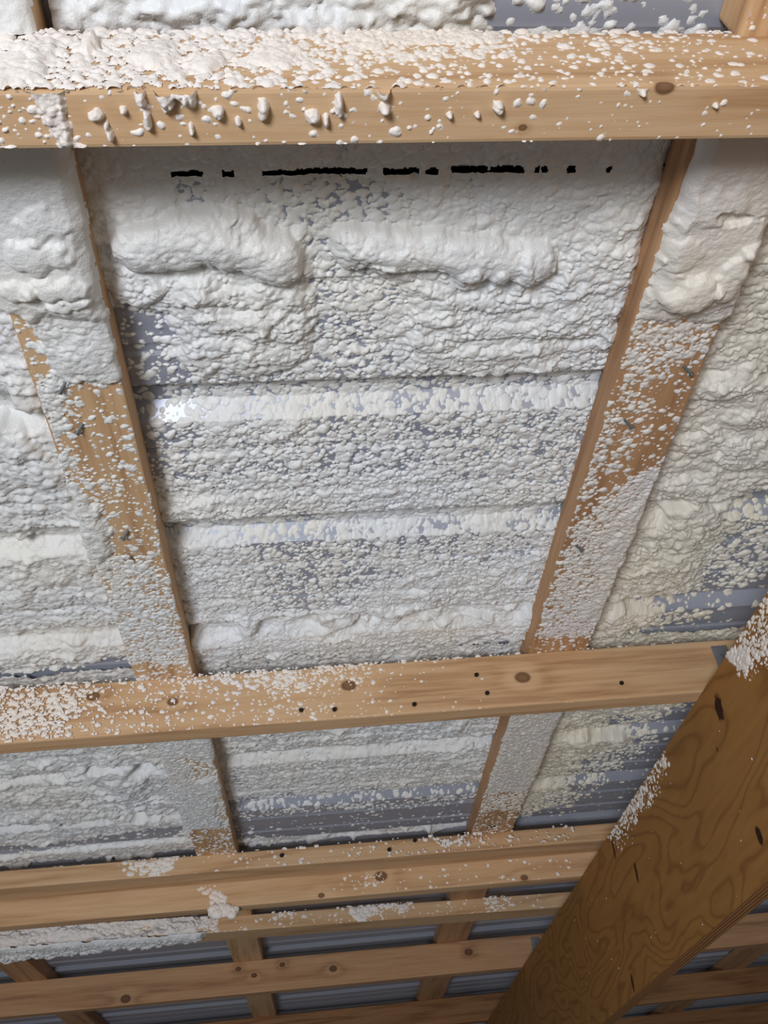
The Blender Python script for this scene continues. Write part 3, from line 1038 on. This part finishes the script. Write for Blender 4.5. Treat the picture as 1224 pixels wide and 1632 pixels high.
R.poly([(770, 1430), (820, 1425), (815, 1448), (775, 1455)], 0.35, 0.01)
crumbs(R, J5)
ou = o5 + np.array([0, 0, D_PUR - .038])
R = Relief(ou, u5, v5, Zd, (-1.1, 0.6), (-0.052, 0.010), 0.0018, 0.0, 1800, 0.9)
w = sstep((-0.30 - R.U) / .02)
edge = sstep((0.0 - R.V - 0.004 + (fbm(R.U, R.V, .03, 123, 2) - .5) * .014) / .006)
R.C = (1.7 * w * edge).astype(np.float32)
R.S = R.S * 1.5
R.edge_fall(['v0'], 0.012, 0.3)
crumbs(R, J5, 'foam_roll', M_FOAM)

def clump(root, name, balls, mat, seed, squash=0.75):
    """a lumpy gob of foam: overlapping rough balls in one mesh; balls are (pixel x, pixel y, axis, value, radius)"""
    rg = np.random.default_rng(seed)
    bm = bmesh.new()
    for px, py, axis, val, rad in balls:
        r = ray(px, py)
        t = val / r['xyz'.index(axis)]
        c = Vector((r[0] * t, r[1] * t, r[2] * t + ZC))
        res = bmesh.ops.create_icosphere(bm, subdivisions=2, radius=1.0)
        k = rg.random(3) * 9
        st = 1 + 0.5 * rg.random()
        for v in res['verts']:
            n = v.co.normalized()
            w = 1 + 0.16 * math.sin(5 * n.x + k[0]) * math.sin(5 * n.y + k[1]) + 0.12 * math.sin(11 * n.z + 7 * n.x + k[2]) + 0.07 * math.sin(17 * n.y + 13 * n.z + k[0])
            v.co = c + Vector((n.x * st, n.y * squash, n.z)) * rad * w
    for f in bm.faces:
        f.smooth = True
    o = mesh_obj(name, bm, mat)
    place_part(o, root)
    o['kind'] = 'stuff'
    return o


rg = np.random.default_rng(5)
bl = []
for k in range(70):
    a, b = rg.random(), rg.random()
    px = 316 + 22 * a + 34 * b + 6 * rg.random()
    py = 1412 + 44 * b - 4 * a + 4 * rg.random()
    bl.append((px, py, 'y', 2.0655, 0.003 + 0.006 * rg.random() * (0.4 + b)))
for k in range(26):
    bl.append((338 + 40 * rg.random(), 1446 + 12 * rg.random(), 'y', 2.064, 0.006 + 0.006 * rg.random()))
clump(J4, 'foam_dab', bl, M_CRUMB, 11)
bl = []
for k in range(230):
    a = rg.random()
    px = -60 + 372 * a
    py = 1532 - 0.108 * (px + 60) - 3 + 9 * rg.random()
    bl.append((px, py, 'z', D_PUR - .040, 0.005 + 0.007 * rg.random()))
for k in range(170):
    px = -60 + 372 * rg.random()
    py = 1515 - 0.105 * (px + 60) - 14 + 24 * rg.random()
    if 190 < px < 245 or 50 < px < 105:
        continue
    bl.append((px, py, 'y', 2.435 + 0.045 * (px / 300.0), 0.004 + 0.006 * rg.random()))
clump(J5, 'foam_roll', bl, M_FOAM, 12)
bl = []
for k in range(60):
    a, b = rg.random(), rg.random()
    bl.append((195 + 80 * a, 1376 + 20 * b - 6 * a, 'y', 1.9785, 0.002 + 0.0045 * rg.random()))
clump(J3, 'foam_tuft', bl, M_CRUMB, 13)
bl = []
for k in range(40):
    a, b = rg.random(), rg.random()
    bl.append((556 + 40 * a + 0 * b, 1447 + 22 * b * (1 - abs(a - .5)), 'y', 2.478, 0.002 + 0.005 * rg.random()))
clump(J5, 'foam_tuft', bl, M_CRUMB, 14)

# girder face
R = Relief((XG, 0, 0), (0, 1, 0), (0, 0, 1), (-1, 0, 0), (0.7, 2.3), (0.322, D_JST - .001), 0.0012, 0.004, 1900, 0.6)
R.poly([(1260, 900), (1190, 985), (1160, 1040), (1180, 1075), (1224, 1060), (1260, 1010)], 0.48, 0.012)
R.poly([(1160, 1022), (1195, 1035), (1190, 1075), (1170, 1062), (1150, 1045)], 0.97, 0.005)
R.poly([(1050, 1195), (1020, 1230), (985, 1290), (960, 1335), (990, 1345), (1020, 1300), (1070, 1215)], 0.34, 0.014)
R.poly([(1010, 1255), (985, 1290), (985, 1310), (1010, 1300), (1025, 1265)], 0.62, 0.008)
crumbs(R, girder)
